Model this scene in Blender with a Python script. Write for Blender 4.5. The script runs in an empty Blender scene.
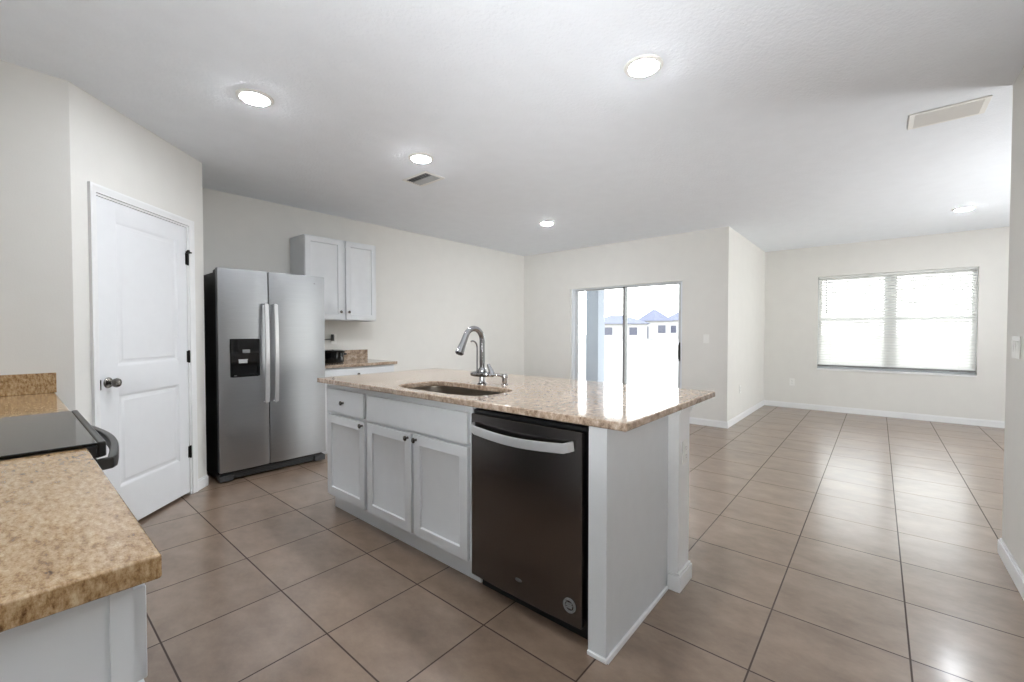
import bpy, bmesh, math, random
from mathutils import Matrix, Vector

PI = math.pi
random.seed(7)
S = bpy.context.scene
COL = S.collection

# ------------------------------------------------------------------ camera
CAM_H = 1.247
cam_data = bpy.data.cameras.new('camera')
cam_data.sensor_fit = 'HORIZONTAL'
cam_data.sensor_width = 36.0
cam_data.lens = 430.336 / 1024 * 36.0
cam_data.clip_start = 0.02
cam_data.clip_end = 400
camera = bpy.data.objects.new('camera', cam_data)
COL.objects.link(camera)
camera.location = (0, 0, CAM_H)
camera.rotation_euler = (math.radians(90 - 1.206), 0, math.radians(40.385 - 90))
S.camera = camera

# ------------------------------------------------------------------ sky and exposure
SKY = 9.0           # bright overcast daylight outside
LAMP = 300.0        # radiance of every recessed lamp lens
world = bpy.data.worlds.new('sky')
S.world = world
world.use_nodes = True
wn = world.node_tree
bg = wn.nodes['Background']
tc = wn.nodes.new('ShaderNodeTexCoord')
sx = wn.nodes.new('ShaderNodeSeparateXYZ')
cr = wn.nodes.new('ShaderNodeValToRGB')
wn.links.new(tc.outputs['Generated'], sx.inputs[0])
wn.links.new(sx.outputs['Z'], cr.inputs[0])
cr.color_ramp.elements[0].position = 0.0
cr.color_ramp.elements[0].color = (1.0, 0.985, 0.96, 1)
cr.color_ramp.elements[1].position = 0.7
cr.color_ramp.elements[1].color = (0.86, 0.92, 1.0, 1)
wn.links.new(cr.outputs[0], bg.inputs['Color'])
bg.inputs['Strength'].default_value = SKY
S.view_settings.view_transform = 'Standard'
S.view_settings.look = 'None'
S.view_settings.gamma = 1.0
S.view_settings.use_curve_mapping = False
S.view_settings.exposure = 0.0



def uplight(name, loc, aim, power, size, spread=120, rgb=(0.94, 0.97, 1.0)):
    """an added fill light without a fixture"""
    d = bpy.data.lights.new(name, 'AREA')
    d.shape = 'DISK'
    d.size = size
    d.energy = power
    d.color = rgb
    d.spread = math.radians(spread)
    o = bpy.data.objects.new(name, d)
    COL.objects.link(o)
    o.location = loc
    o.rotation_euler = (Vector(aim) - Vector(loc)).to_track_quat('-Z', 'Y').to_euler()
    return o


uplight('bounce_fill', (-0.2, -0.4, 0.9), (0.5, 0.3, 2.6), 36, 0.8, 105)  # added bounce light beside the camera
uplight('forward_fill', (-0.3, -0.25, 1.45), (4.8, 3.2, 2.1), 10, 0.8, 50)  # added fill beside the camera, aimed into the room
uplight('hidden_room_fill', (5.0, -2.8, 0.4), (5.3, -2.2, 2.6), 66, 0.9, 140)  # added fill in the unseen part of the living room, no fixture

# ------------------------------------------------------------------ materials
def lin(c):
    out = []
    for v in c[:3]:
        v = v / 255.0
        out.append(v / 12.92 if v <= 0.04045 else ((v + 0.055) / 1.055) ** 2.4)
    return (out[0], out[1], out[2], 1.0)


def new_mat(name):
    m = bpy.data.materials.new(name)
    m.use_nodes = True
    nt = m.node_tree
    return m, nt, nt.nodes['Principled BSDF']


def node(nt, kind, **kw):
    n = nt.nodes.new(kind)
    for k, v in kw.items():
        setattr(n, k, v)
    return n


def noise(nt, scale, detail=4, rough=0.55, vec=None):
    n = node(nt, 'ShaderNodeTexNoise')
    n.inputs['Scale'].default_value = scale
    n.inputs['Detail'].default_value = detail
    n.inputs['Roughness'].default_value = rough
    if vec is not None:
        nt.links.new(vec, n.inputs['Vector'])
    return n


def paint(name, rgb, rough=0.5, var=0.03, scale=14, bump=0.0, bump_scale=90, metallic=0.0, spec=0.5, coat=0.0):
    """A painted / moulded surface: flat colour with a faint procedural mottle and an optional bump."""
    m, nt, p = new_mat(name)
    co = node(nt, 'ShaderNodeTexCoord')
    n = noise(nt, scale, 3, 0.5, co.outputs['Object'])
    r = node(nt, 'ShaderNodeValToRGB')
    c = lin(rgb)
    r.color_ramp.elements[0].position = 0.3
    r.color_ramp.elements[1].position = 0.7
    r.color_ramp.elements[0].color = tuple(max(0, v * (1 - var)) for v in c[:3]) + (1,)
    r.color_ramp.elements[1].color = tuple(min(1, v * (1 + var)) for v in c[:3]) + (1,)
    nt.links.new(n.outputs['Fac'], r.inputs[0])
    nt.links.new(r.outputs[0], p.inputs['Base Color'])
    p.inputs['Roughness'].default_value = rough
    p.inputs['Metallic'].default_value = metallic
    p.inputs['Specular IOR Level'].default_value = spec
    p.inputs['Coat Weight'].default_value = coat
    if bump:
        b = node(nt, 'ShaderNodeBump')
        bn = noise(nt, bump_scale, 3, 0.6, co.outputs['Object'])
        b.inputs['Strength'].default_value = bump
        b.inputs['Distance'].default_value = 0.004
        nt.links.new(bn.outputs['Fac'], b.inputs['Height'])
        nt.links.new(b.outputs[0], p.inputs['Normal'])
    return m


def brushed(name, rgb, rough=0.28, along='Z', amount=0.5, metallic=1.0, aniso=0.5, blotch=0.0):
    """Brushed stainless steel: fine streaks along one axis modulating roughness and colour."""
    m, nt, p = new_mat(name)
    co = node(nt, 'ShaderNodeTexCoord')
    mp = node(nt, 'ShaderNodeMapping')
    nt.links.new(co.outputs['Object'], mp.inputs[0])
    sc = {'X': (1.2, 240, 240), 'Y': (240, 1.2, 240), 'Z': (240, 240, 1.2)}[along]
    mp.inputs['Scale'].default_value = sc
    n = noise(nt, 1.0, 4, 0.6, mp.outputs[0])
    r = node(nt, 'ShaderNodeValToRGB')
    c = lin(rgb)
    r.color_ramp.elements[0].color = tuple(v * (1 - 0.16 * amount) for v in c[:3]) + (1,)
    r.color_ramp.elements[1].color = tuple(min(1, v * (1 + 0.16 * amount)) for v in c[:3]) + (1,)
    nt.links.new(n.outputs['Fac'], r.inputs[0])
    nt.links.new(r.outputs[0], p.inputs['Base Color'])
    mr = node(nt, 'ShaderNodeMapRange')
    mr.inputs['To Min'].default_value = rough * 0.95
    mr.inputs['To Max'].default_value = rough * 1.15
    src = n.outputs['Fac']
    if blotch:
        b2 = noise(nt, 5.0, 5, 0.62, co.outputs['Object'])
        mx = node(nt, 'ShaderNodeMath', operation='ADD')
        ml = node(nt, 'ShaderNodeMath', operation='MULTIPLY')
        ml.inputs[1].default_value = blotch
        nt.links.new(b2.outputs['Fac'], ml.inputs[0])
        nt.links.new(n.outputs['Fac'], mx.inputs[0])
        nt.links.new(ml.outputs[0], mx.inputs[1])
        src = mx.outputs[0]
    nt.links.new(src, mr.inputs['Value'])
    nt.links.new(mr.outputs[0], p.inputs['Roughness'])
    p.inputs['Metallic'].default_value = metallic
    p.inputs['Anisotropic'].default_value = aniso
    tg = node(nt, 'ShaderNodeTangent', direction_type='RADIAL', axis='Z')
    nt.links.new(tg.outputs[0], p.inputs['Tangent'])
    return m


def granite(name, stops, rough=0.09, scale=26, stretch=(1, 1, 1), fine=190):
    """Polished speckled granite with drifting veins."""
    m, nt, p = new_mat(name)
    co = node(nt, 'ShaderNodeTexCoord')
    mp = node(nt, 'ShaderNodeMapping')
    mp.inputs['Scale'].default_value = stretch
    mp.inputs['Rotation'].default_value = (0, 0, 0.6)
    nt.links.new(co.outputs['Object'], mp.inputs[0])
    a = noise(nt, scale, 8, 0.72, mp.outputs[0])
    b = noise(nt, fine, 4, 0.7, co.outputs['Object'])
    c = noise(nt, 3.0, 3, 0.5, mp.outputs[0])
    m1 = node(nt, 'ShaderNodeMath', operation='MULTIPLY_ADD')
    nt.links.new(b.outputs['Fac'], m1.inputs[0])
    m1.inputs[1].default_value = 0.34
    nt.links.new(a.outputs['Fac'], m1.inputs[2])
    m2 = node(nt, 'ShaderNodeMath', operation='MULTIPLY_ADD')
    nt.links.new(c.outputs['Fac'], m2.inputs[0])
    m2.inputs[1].default_value = 0.22
    nt.links.new(m1.outputs[0], m2.inputs[2])
    r = node(nt, 'ShaderNodeValToRGB')
    el = r.color_ramp.elements
    pos = [0.56, 0.70, 0.80, 0.94]
    while len(el) < 4:
        el.new(0.5)
    for e, q, col in zip(el, pos, stops):
        e.position = q
        e.color = lin(col)
    nt.links.new(m2.outputs[0], r.inputs[0])
    nt.links.new(r.outputs[0], p.inputs['Base Color'])
    p.inputs['Roughness'].default_value = rough
    p.inputs['Specular IOR Level'].default_value = 0.6
    return m


def floor_tile(name, pitch, ox, oy):
    m, nt, p = new_mat(name)
    co = node(nt, 'ShaderNodeTexCoord')
    sep = node(nt, 'ShaderNodeSeparateXYZ')
    nt.links.new(co.outputs['Object'], sep.inputs[0])
    cells, dist = [], []
    for ax, off in (('X', ox), ('Y', oy)):
        s1 = node(nt, 'ShaderNodeMath', operation='SUBTRACT')
        s1.inputs[1].default_value = off
        nt.links.new(sep.outputs[ax], s1.inputs[0])
        d = node(nt, 'ShaderNodeMath', operation='DIVIDE')
        d.inputs[1].default_value = pitch
        nt.links.new(s1.outputs[0], d.inputs[0])
        fl = node(nt, 'ShaderNodeMath', operation='FLOOR')
        nt.links.new(d.outputs[0], fl.inputs[0])
        cells.append(fl)
        fr = node(nt, 'ShaderNodeMath', operation='FRACT')
        nt.links.new(d.outputs[0], fr.inputs[0])
        c = node(nt, 'ShaderNodeMath', operation='SUBTRACT')
        c.inputs[0].default_value = 0.5
        nt.links.new(fr.outputs[0], c.inputs[1])
        ab = node(nt, 'ShaderNodeMath', operation='ABSOLUTE')
        nt.links.new(c.outputs[0], ab.inputs[0])
        dist.append(ab)
    mx = node(nt, 'ShaderNodeMath', operation='MAXIMUM')
    nt.links.new(dist[0].outputs[0], mx.inputs[0])
    nt.links.new(dist[1].outputs[0], mx.inputs[1])
    gm = node(nt, 'ShaderNodeMapRange')
    half = 0.0028 / pitch
    gm.inputs['From Min'].default_value = 0.5 - half - 0.0022
    gm.inputs['From Max'].default_value = 0.5 - half + 0.0006
    nt.links.new(mx.outputs[0], gm.inputs['Value'])
    # per-tile shift of the mottling
    cb = node(nt, 'ShaderNodeCombineXYZ')
    nt.links.new(cells[0].outputs[0], cb.inputs[0])
    nt.links.new(cells[1].outputs[0], cb.inputs[1])
    wnz = node(nt, 'ShaderNodeTexWhiteNoise')
    nt.links.new(cb.outputs[0], wnz.inputs['Vector'])
    vm = node(nt, 'ShaderNodeVectorMath', operation='MULTIPLY_ADD')
    nt.links.new(wnz.outputs['Color'], vm.inputs[0])
    vm.inputs[1].default_value = (9, 9, 9)
    nt.links.new(co.outputs['Object'], vm.inputs[2])
    mp = node(nt, 'ShaderNodeMapping')
    mp.inputs['Scale'].default_value = (1.6, 1.0, 1.0)
    mp.inputs['Rotation'].default_value = (0, 0, 0.5)
    nt.links.new(vm.outputs[0], mp.inputs[0])
    n = noise(nt, 4.5, 9, 0.66, mp.outputs[0])
    r = node(nt, 'ShaderNodeValToRGB')
    r.color_ramp.elements[0].position = 0.30
    r.color_ramp.elements[0].color = lin((114, 95, 79))
    r.color_ramp.elements[1].position = 0.72
    r.color_ramp.elements[1].color = lin((152, 130, 112))
    nt.links.new(n.outputs['Fac'], r.inputs[0])
    mix = node(nt, 'ShaderNodeMix', data_type='RGBA')
    nt.links.new(gm.outputs[0], mix.inputs['Factor'])
    nt.links.new(r.outputs[0], mix.inputs['A'])
    mix.inputs['B'].default_value = lin((56, 35, 22))
    nt.links.new(mix.outputs['Result'], p.inputs['Base Color'])
    rr = node(nt, 'ShaderNodeMapRange')
    rr.inputs['To Min'].default_value = 0.282
    rr.inputs['To Max'].default_value = 0.325
    nt.links.new(n.outputs['Fac'], rr.inputs['Value'])
    rm = node(nt, 'ShaderNodeMath', operation='MULTIPLY_ADD')
    nt.links.new(gm.outputs[0], rm.inputs[0])
    rm.inputs[1].default_value = 0.45
    nt.links.new(rr.outputs[0], rm.inputs[2])
    nt.links.new(rm.outputs[0], p.inputs['Roughness'])
    h = node(nt, 'ShaderNodeMath', operation='MULTIPLY_ADD')
    nt.links.new(gm.outputs[0], h.inputs[0])
    h.inputs[1].default_value = -1.0
    hn = node(nt, 'ShaderNodeMath', operation='MULTIPLY')
    hn.inputs[1].default_value = 0.02
    nt.links.new(n.outputs['Fac'], hn.inputs[0])
    nt.links.new(hn.outputs[0], h.inputs[2])
    b = node(nt, 'ShaderNodeBump')
    p.inputs['Specular IOR Level'].default_value = 0.7
    p.inputs['Coat Weight'].default_value = 0.35
    p.inputs['Coat Roughness'].default_value = 0.16
    p.inputs['Coat IOR'].default_value = 1.5
    b.inputs['Strength'].default_value = 0.35
    b.inputs['Distance'].default_value = 0.003
    nt.links.new(h.outputs[0], b.inputs['Height'])
    nt.links.new(b.outputs[0], p.inputs['Normal'])
    return m


def clear_glass(name, tint=(0.97, 0.985, 0.98, 1)):
    m = bpy.data.materials.new(name)
    m.use_nodes = True
    nt = m.node_tree
    nt.nodes.clear()
    out = node(nt, 'ShaderNodeOutputMaterial')
    tr = node(nt, 'ShaderNodeBsdfTransparent')
    tr.inputs[0].default_value = tint
    gl = node(nt, 'ShaderNodeBsdfGlossy')
    gl.inputs['Roughness'].default_value = 0.01
    fr = node(nt, 'ShaderNodeFresnel')
    fr.inputs[0].default_value = 1.45
    mx = node(nt, 'ShaderNodeMixShader')
    nt.links.new(fr.outputs[0], mx.inputs[0])
    nt.links.new(tr.outputs[0], mx.inputs[1])
    nt.links.new(gl.outputs[0], mx.inputs[2])
    nt.links.new(mx.outputs[0], out.inputs[0])
    return m


def translucent(name, rgb, part=0.4):
    m = bpy.data.materials.new(name)
    m.use_nodes = True
    nt = m.node_tree
    nt.nodes.clear()
    out = node(nt, 'ShaderNodeOutputMaterial')
    d = node(nt, 'ShaderNodeBsdfDiffuse')
    t = node(nt, 'ShaderNodeBsdfTranslucent')
    d.inputs[0].default_value = lin(rgb)
    t.inputs[0].default_value = lin(rgb)
    mx = node(nt, 'ShaderNodeMixShader')
    mx.inputs[0].default_value = part
    nt.links.new(d.outputs[0], mx.inputs[1])
    nt.links.new(t.outputs[0], mx.inputs[2])
    nt.links.new(mx.outputs[0], out.inputs[0])
    return m


def glow(name, rgb, strength):
    m, nt, p = new_mat(name)
    p.inputs['Base Color'].default_value = lin((235, 235, 230))
    p.inputs['Emission Color'].default_value = lin(rgb)
    p.inputs['Emission Strength'].default_value = strength
    return m


WALL = (225, 223, 218)
M = {
    'wall': paint('wall_paint', WALL, 0.7, 0.012, 6, 0.10, 130, spec=0.25),
    'ceiling': paint('ceiling_texture', (239, 243, 248), 0.85, 0.012, 8, 0.9, 52, spec=0.2),
    'trim': paint('white_trim_paint', (236, 236, 236), 0.35, 0.01),
    'door': paint('white_door_paint', (230, 231, 233), 0.38, 0.01),
    'cabinet': paint('cabinet_paint', (216, 218, 220), 0.36, 0.015),
    'cabinet_inside': paint('cabinet_inside', (160, 158, 154), 0.6, 0.03),
    'floor': floor_tile('brown_floor_tile', 0.4572, 0.8397, -0.1103),
    'granite': granite('island_granite', [(98, 79, 64), (146, 125, 106), (172, 152, 133), (200, 183, 166)], 0.08, 30, (0.8, 1.6, 1)),
    'granite_warm_lit': granite('warm_lit_granite', [(92, 62, 36), (150, 118, 80), (178, 148, 110), (202, 178, 144)], 0.09, 48, (2.4, 0.8, 1)),  # same granite as the island, warmer light put into its colour
    'steel': brushed('brushed_stainless', (172, 174, 177), 0.30, 'X', 0.7, aniso=0.4, blotch=0.5),
    'dark_steel': brushed('dark_stainless', (104, 100, 98), 0.24, 'X', 0.5, aniso=0.75),
    'bar_steel': brushed('handle_steel', (222, 222, 223), 0.32, 'X', 0.3, metallic=0.75),
    'chrome': paint('polished_chrome', (168, 168, 170), 0.09, 0.01, metallic=1.0),
    'nickel': paint('satin_nickel', (120, 116, 112), 0.26, 0.03, metallic=1.0),
    'sink_steel': brushed('sink_steel', (150, 142, 132), 0.32, 'Y', 0.4),
    'black': paint('black_plastic', (18, 18, 19), 0.35, 0.05),
    'black_gloss': paint('black_gloss', (9, 9, 10), 0.07, 0.02, spec=0.4),
    'case': paint('fridge_case', (30, 29, 28), 0.45, 0.05),
    'dark_grey': paint('dark_grey_plastic', (66, 67, 68), 0.4, 0.05),
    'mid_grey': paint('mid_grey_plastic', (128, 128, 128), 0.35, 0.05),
    'light_grey': paint('pale_grey_plastic', (186, 187, 186), 0.4, 0.03),
    'white_plastic': paint('white_plastic', (236, 235, 231), 0.3, 0.01),
    'vinyl': paint('white_vinyl', (226, 230, 234), 0.4, 0.01),
    'alu': paint('white_aluminium', (196, 198, 200), 0.4, 0.01),
    'dark_metal': paint('dark_metal', (52, 50, 48), 0.35, 0.05, metallic=0.8),
    'glass': clear_glass('window_glass'),
    'blind': translucent('blind_vinyl', (249, 249, 247), 0.46),
    'lamp': glow('lamp_lens', (244, 249, 255), LAMP),
    'ground': paint('pale_ground', (118, 115, 110), 0.9, 0.14, 0.6),
    'patio': paint('patio_concrete', (150, 149, 147), 0.9, 0.05, 3),
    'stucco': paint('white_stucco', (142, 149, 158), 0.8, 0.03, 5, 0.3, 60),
    'house': paint('house_stucco', (150, 149, 148), 0.9, 0.04, 1),
    'roof': paint('grey_shingles', (76, 78, 92), 0.9, 0.12, 3),
    'house_glass': paint('house_window', (60, 62, 76), 0.2, 0.05),
    'wood': paint('grey_timber', (150, 146, 140), 0.9, 0.1, 5),
}


# ------------------------------------------------------------------ mesh builder
class MB:
    def __init__(self):
        self.bm = bmesh.new()

    def face(self, pts):
        vs = [self.bm.verts.new(p) for p in pts]
        return self.bm.faces.new(vs)

    def box(self, x0, x1, y0, y1, z0, z1):
        x0, x1 = min(x0, x1), max(x0, x1)
        y0, y1 = min(y0, y1), max(y0, y1)
        z0, z1 = min(z0, z1), max(z0, z1)
        v = [self.bm.verts.new(p) for p in ((x0, y0, z0), (x1, y0, z0), (x1, y1, z0), (x0, y1, z0),
                                            (x0, y0, z1), (x1, y0, z1), (x1, y1, z1), (x0, y1, z1))]
        for f in ((3, 2, 1, 0), (4, 5, 6, 7), (0, 1, 5, 4), (1, 2, 6, 5), (2, 3, 7, 6), (3, 0, 4, 7)):
            self.bm.faces.new([v[i] for i in f])
        return self

    def prism(self, poly, z0, z1):
        a = [self.bm.verts.new((x, y, z0)) for x, y in poly]
        b = [self.bm.verts.new((x, y, z1)) for x, y in poly]
        n = len(poly)
        self.bm.faces.new(a[::-1])
        self.bm.faces.new(b)
        for i in range(n):
            j = (i + 1) % n
            self.bm.faces.new((a[i], a[j], b[j], b[i]))
        return self

    def sweep(self, profile, p0, p1):
        """profile = closed list of (across, up) points, extruded from p0 to p1 (horizontal run); across is to the left of travel."""
        d = (Vector(p1) - Vector(p0)).normalized()
        left = Vector((-d.y, d.x, 0))
        rings = []
        for p in (p0, p1):
            rings.append([self.bm.verts.new(Vector(p) + left * a + Vector((0, 0, u))) for a, u in profile])
        n = len(profile)
        self.bm.faces.new(rings[0][::-1])
        self.bm.faces.new(rings[1])
        for i in range(n):
            j = (i + 1) % n
            self.bm.faces.new((rings[0][i], rings[0][j], rings[1][j], rings[1][i]))
        return self

    def lathe(self, profile, origin=(0, 0, 0), axis='Z', n=32, sx=1.0, sy=1.0):
        """profile = [(r, h)...] from one end to the other; closed with caps at non-zero radii."""
        o = Vector(origin)

        def place(r, h, t):
            a, b = r * math.cos(t) * sx, r * math.sin(t) * sy
            return o + {'Z': Vector((a, b, h)), 'X': Vector((h, a, b)), 'Y': Vector((a, h, b)),
                        '-Z': Vector((a, -b, -h)), '-X': Vector((-h, a, -b)), '-Y': Vector((-a, -h, b))}[axis]
        rings = []
        for r, h in profile:
            if r < 1e-6:
                rings.append([self.bm.verts.new(place(0, h, 0))])
            else:
                rings.append([self.bm.verts.new(place(r, h, 2 * PI * i / n)) for i in range(n)])
        for A, B in zip(rings[:-1], rings[1:]):
            for i in range(n):
                j = (i + 1) % n
                if len(A) == 1 and len(B) == 1:
                    continue
                if len(A) == 1:
                    self.bm.faces.new((A[0], B[j], B[i]))
                elif len(B) == 1:
                    self.bm.faces.new((A[i], A[j], B[0]))
                else:
                    self.bm.faces.new((A[i], A[j], B[j], B[i]))
        if len(rings[0]) > 1:
            self.bm.faces.new(rings[0][::-1])
        if len(rings[-1]) > 1:
            self.bm.faces.new(rings[-1])
        return self

    def tube(self, pts, radius, n=14, flat=1.0, up=None):
        """tube along pts; radius a number or a list; flat squeezes the section along `up`."""
        pts = [Vector(p) for p in pts]
        rr = radius if isinstance(radius, (list, tuple)) else [radius] * len(pts)
        ref = Vector(up) if up else None
        rings = []
        prev = None
        for i, p in enumerate(pts):
            a = pts[max(0, i - 1)]
            b = pts[min(len(pts) - 1, i + 1)]
            t = (b - a).normalized()
            if ref is not None:
                u = ref - t * ref.dot(t)
            elif prev is not None:
                u = prev - t * prev.dot(t)
            else:
                u = Vector((0, 0, 1)) if abs(t.z) < 0.9 else Vector((1, 0, 0))
                u = u - t * u.dot(t)
            u.normalize()
            prev = u
            w = t.cross(u)
            rings.append([self.bm.verts.new(p + u * (math.cos(2 * PI * k / n) * rr[i] * flat) + w * (math.sin(2 * PI * k / n) * rr[i])) for k in range(n)])
        for A, B in zip(rings[:-1], rings[1:]):
            for k in range(n):
                j = (k + 1) % n
                self.bm.faces.new((A[k], A[j], B[j], B[k]))
        self.bm.faces.new(rings[0][::-1])
        self.bm.faces.new(rings[-1])
        return self

    def bar(self, pts, w, h, up=(0, 0, 1)):
        """rectangular bar along pts: h along `up`, w across."""
        pts = [Vector(p) for p in pts]
        up = Vector(up)
        rings = []
        for i, p in enumerate(pts):
            t = (pts[min(len(pts) - 1, i + 1)] - pts[max(0, i - 1)]).normalized()
            u = (up - t * up.dot(t)).normalized()
            s = t.cross(u)
            rings.append([self.bm.verts.new(p + s * (a * w / 2) + u * (b * h / 2)) for a, b in ((-1, -1), (1, -1), (1, 1), (-1, 1))])
        for A, B in zip(rings[:-1], rings[1:]):
            for k in range(4):
                j = (k + 1) % 4
                self.bm.faces.new((A[k], A[j], B[j], B[k]))
        self.bm.faces.new(rings[0][::-1])
        self.bm.faces.new(rings[-1])
        return self

    def slab(self, x0, x1, z0, z1, t, panels=(), rings=((0.0, 0.0), (0.006, 0.008))):
        """A door slab, front at y=0 facing -y, t thick. panels = [(px0,px1,pz0,pz1)] stacked in z with equal
        px0/px1; rings = [(inset, depth)] describe the sunk profile of each panel."""
        bm = self.bm
        xs0, xs1 = x0, x1
        front = lambda a, b, c, d, y=0.0: self.face(((a, y, c), (b, y, c), (b, y, d), (a, y, d)))
        if not panels:
            front(x0, x1, z0, z1)
        else:
            px0, px1 = panels[0][0], panels[0][1]
            front(x0, px0, z0, z1)
            front(px1, x1, z0, z1)
            zz = z0
            for q in sorted(panels, key=lambda q: q[2]):
                front(px0, px1, zz, q[2])
                zz = q[3]
            front(px0, px1, zz, z1)
            for a, b, c, d in panels:
                loops = []
                for ins, dep in rings:
                    loops.append([(a + ins, dep, c + ins), (b - ins, dep, c + ins), (b - ins, dep, d - ins), (a + ins, dep, d - ins)])
                for A, B in zip(loops[:-1], loops[1:]):
                    for k in range(4):
                        j = (k + 1) % 4
                        self.face((A[k], A[j], B[j], B[k]))
                self.face(loops[-1])
        self.face(((x1, t, z0), (x0, t, z0), (x0, t, z1), (x1, t, z1)))
        self.face(((x0, t, z0), (x0, 0, z0), (x0, 0, z1), (x0, t, z1)))
        self.face(((x1, 0, z0), (x1, t, z0), (x1, t, z1), (x1, 0, z1)))
        self.face(((x0, 0, z1), (x1, 0, z1), (x1, t, z1), (x0, t, z1)))
        self.face(((x0, t, z0), (x1, t, z0), (x1, 0, z0), (x0, 0, z0)))
        return self

    def build(self, name, mat, parent=None, loc=(0, 0, 0), bevel=0.0, seg=2, smooth=True, rot=None):
        bmesh.ops.remove_doubles(self.bm, verts=self.bm.verts, dist=1e-6)
        bmesh.ops.recalc_face_normals(self.bm, faces=self.bm.faces)
        me = bpy.data.meshes.new(name)
        self.bm.to_mesh(me)
        self.bm.free()
        me.materials.append(M[mat] if isinstance(mat, str) else mat)
        o = bpy.data.objects.new(name, me)
        COL.objects.link(o)
        o.location = loc
        if rot:
            o.rotation_euler = rot
        if parent is not None:
            o.parent = parent
        if smooth:
            me.polygons.foreach_set('use_smooth', [True] * len(me.polygons))
            me.set_sharp_from_angle(angle=math.radians(38))
        if bevel:
            b = o.modifiers.new('bevel', 'BEVEL')
            b.width = bevel
            b.segments = seg
            b.limit_method = 'ANGLE'
            b.angle_limit = math.radians(40)
            b.harden_normals = True
        return o


def tag(o, label, cat, group=None, kind=None):
    if label:
        o['label'] = label
    if cat:
        o['category'] = cat
    if group:
        o['group'] = group
    if kind:
        o['kind'] = kind
    return o


def thing(name, label, cat, loc=(0, 0, 0), rz=0.0, group=None, kind=None):
    o = bpy.data.objects.new(name, None)
    COL.objects.link(o)
    o.location = loc
    o.rotation_euler = (0, 0, math.radians(rz))
    o.empty_display_size = 0.1
    return tag(o, label, cat, group, kind)


def struct(name, mb, mat, **kw):
    o = mb.build(name, mat, **kw)
    o['kind'] = 'structure'
    return o


def copy_thing(src, loc, rz=None, label=None):
    r = src.copy()
    COL.objects.link(r)
    r.location = loc
    if rz is not None:
        r.rotation_euler = (0, 0, math.radians(rz))
    if label:
        r['label'] = label
    for ch in list(src.children):
        c = ch.copy()
        COL.objects.link(c)
        c.parent = r
        for g in list(ch.children):
            d = g.copy()
            COL.objects.link(d)
            d.parent = c
    return r


# ------------------------------------------------------------------ setting: floor, ceiling, walls
CEIL = 2.60
FW = 4.84            # wall behind the fridge, faces -y
SW = 6.025            # wall with the sliding door, faces -x
PW = 1.475           # short return wall, faces -y
WW = 8.36            # living-room window wall, faces -x
DIAG_Y = 3.375       # the diagonal wall passes through (0.27, DIAG_Y)
LW = 3.345           # wall at the end of the left counter, faces -y
struct('floor', MB().box(-3.2, 8.6, -4.4, 5.1, -0.12, 0.0), 'floor')
struct('ceiling', MB().box(-3.2, 8.6, -4.4, 5.1, CEIL, CEIL + 0.15), 'ceiling')
Z0, Z1 = 0.0, CEIL
# wall at the end of the left counter, the diagonal pantry wall (with its door opening) and the return beside the fridge
D = 2 ** -0.5
struct('wall_left', MB().prism([(-0.62, LW), (0.24, LW), (0.24 - 0.05, LW + 0.12), (-0.62, LW + 0.12)], Z0, Z1), 'wall')


def diag(s, n=0.0):
    """point on the diagonal wall: s along it, n behind its face"""
    return (0.27 + D * s - D * n, DIAG_Y + D * s + D * n)


DIAG = math.hypot(0.769, 0.769)
D0, D1, DH = 0.097, 0.907, 2.052       # pantry door opening
pan = MB()
pan.prism([diag(-0.0424, 0), diag(D0, 0), diag(D0, 0.115), diag(0.0052, 0.115)], Z0, Z1)
pan.prism([diag(D1, 0), diag(DIAG, 0), diag(DIAG - 0.0476, 0.115), diag(D1, 0.115)], Z0, Z1)
pan.prism([diag(D0, 0), diag(D1, 0), diag(D1, 0.115), diag(D0, 0.115)], DH, Z1)
struct('wall_pantry', pan, 'wall')
struct('wall_return', MB().prism([(1.039, DIAG_Y + 0.769), (1.039, FW), (0.919, FW), (0.919, DIAG_Y + 0.769 + 0.045)], Z0, Z1), 'wall')
struct('wall_back', MB().box(-3.2, SW, FW, FW + 0.14, Z0, Z1), 'wall')
# sliding-door wall with opening, then the short return towards the living room
SY0, SY1, SZ = 2.055, 3.868, 1.950
sl = MB()
sl.box(SW, SW + 0.16, SY1, FW + 0.14, Z0, Z1)
sl.box(SW, SW + 0.16, PW, SY0, Z0, Z1)
sl.box(SW, SW + 0.16, SY0, SY1, SZ, Z1)
struct('wall_patio', sl, 'wall')
struct('wall_nook', MB().box(SW + 0.16, WW + 0.16, PW, PW + 0.16, Z0, Z1), 'wall')
WY0, WY1, WZ0, WZ1 = -1.008, 0.737, 0.645, 2.118
w = MB()
w.box(WW, WW + 0.16, -4.3, WY0, Z0, Z1)
w.box(WW, WW + 0.16, WY1, PW, Z0, Z1)
w.box(WW, WW + 0.16, WY0, WY1, Z0, WZ0)
w.box(WW, WW + 0.16, WY0, WY1, WZ1, Z1)
struct('wall_front', w, 'wall')
# the wall end at the right edge of the photo
RW, RX = -0.545, 3.60
struct('wall_right', MB().box(2.2, RX, RW - 0.12, RW, Z0, Z1), 'wall')
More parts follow.
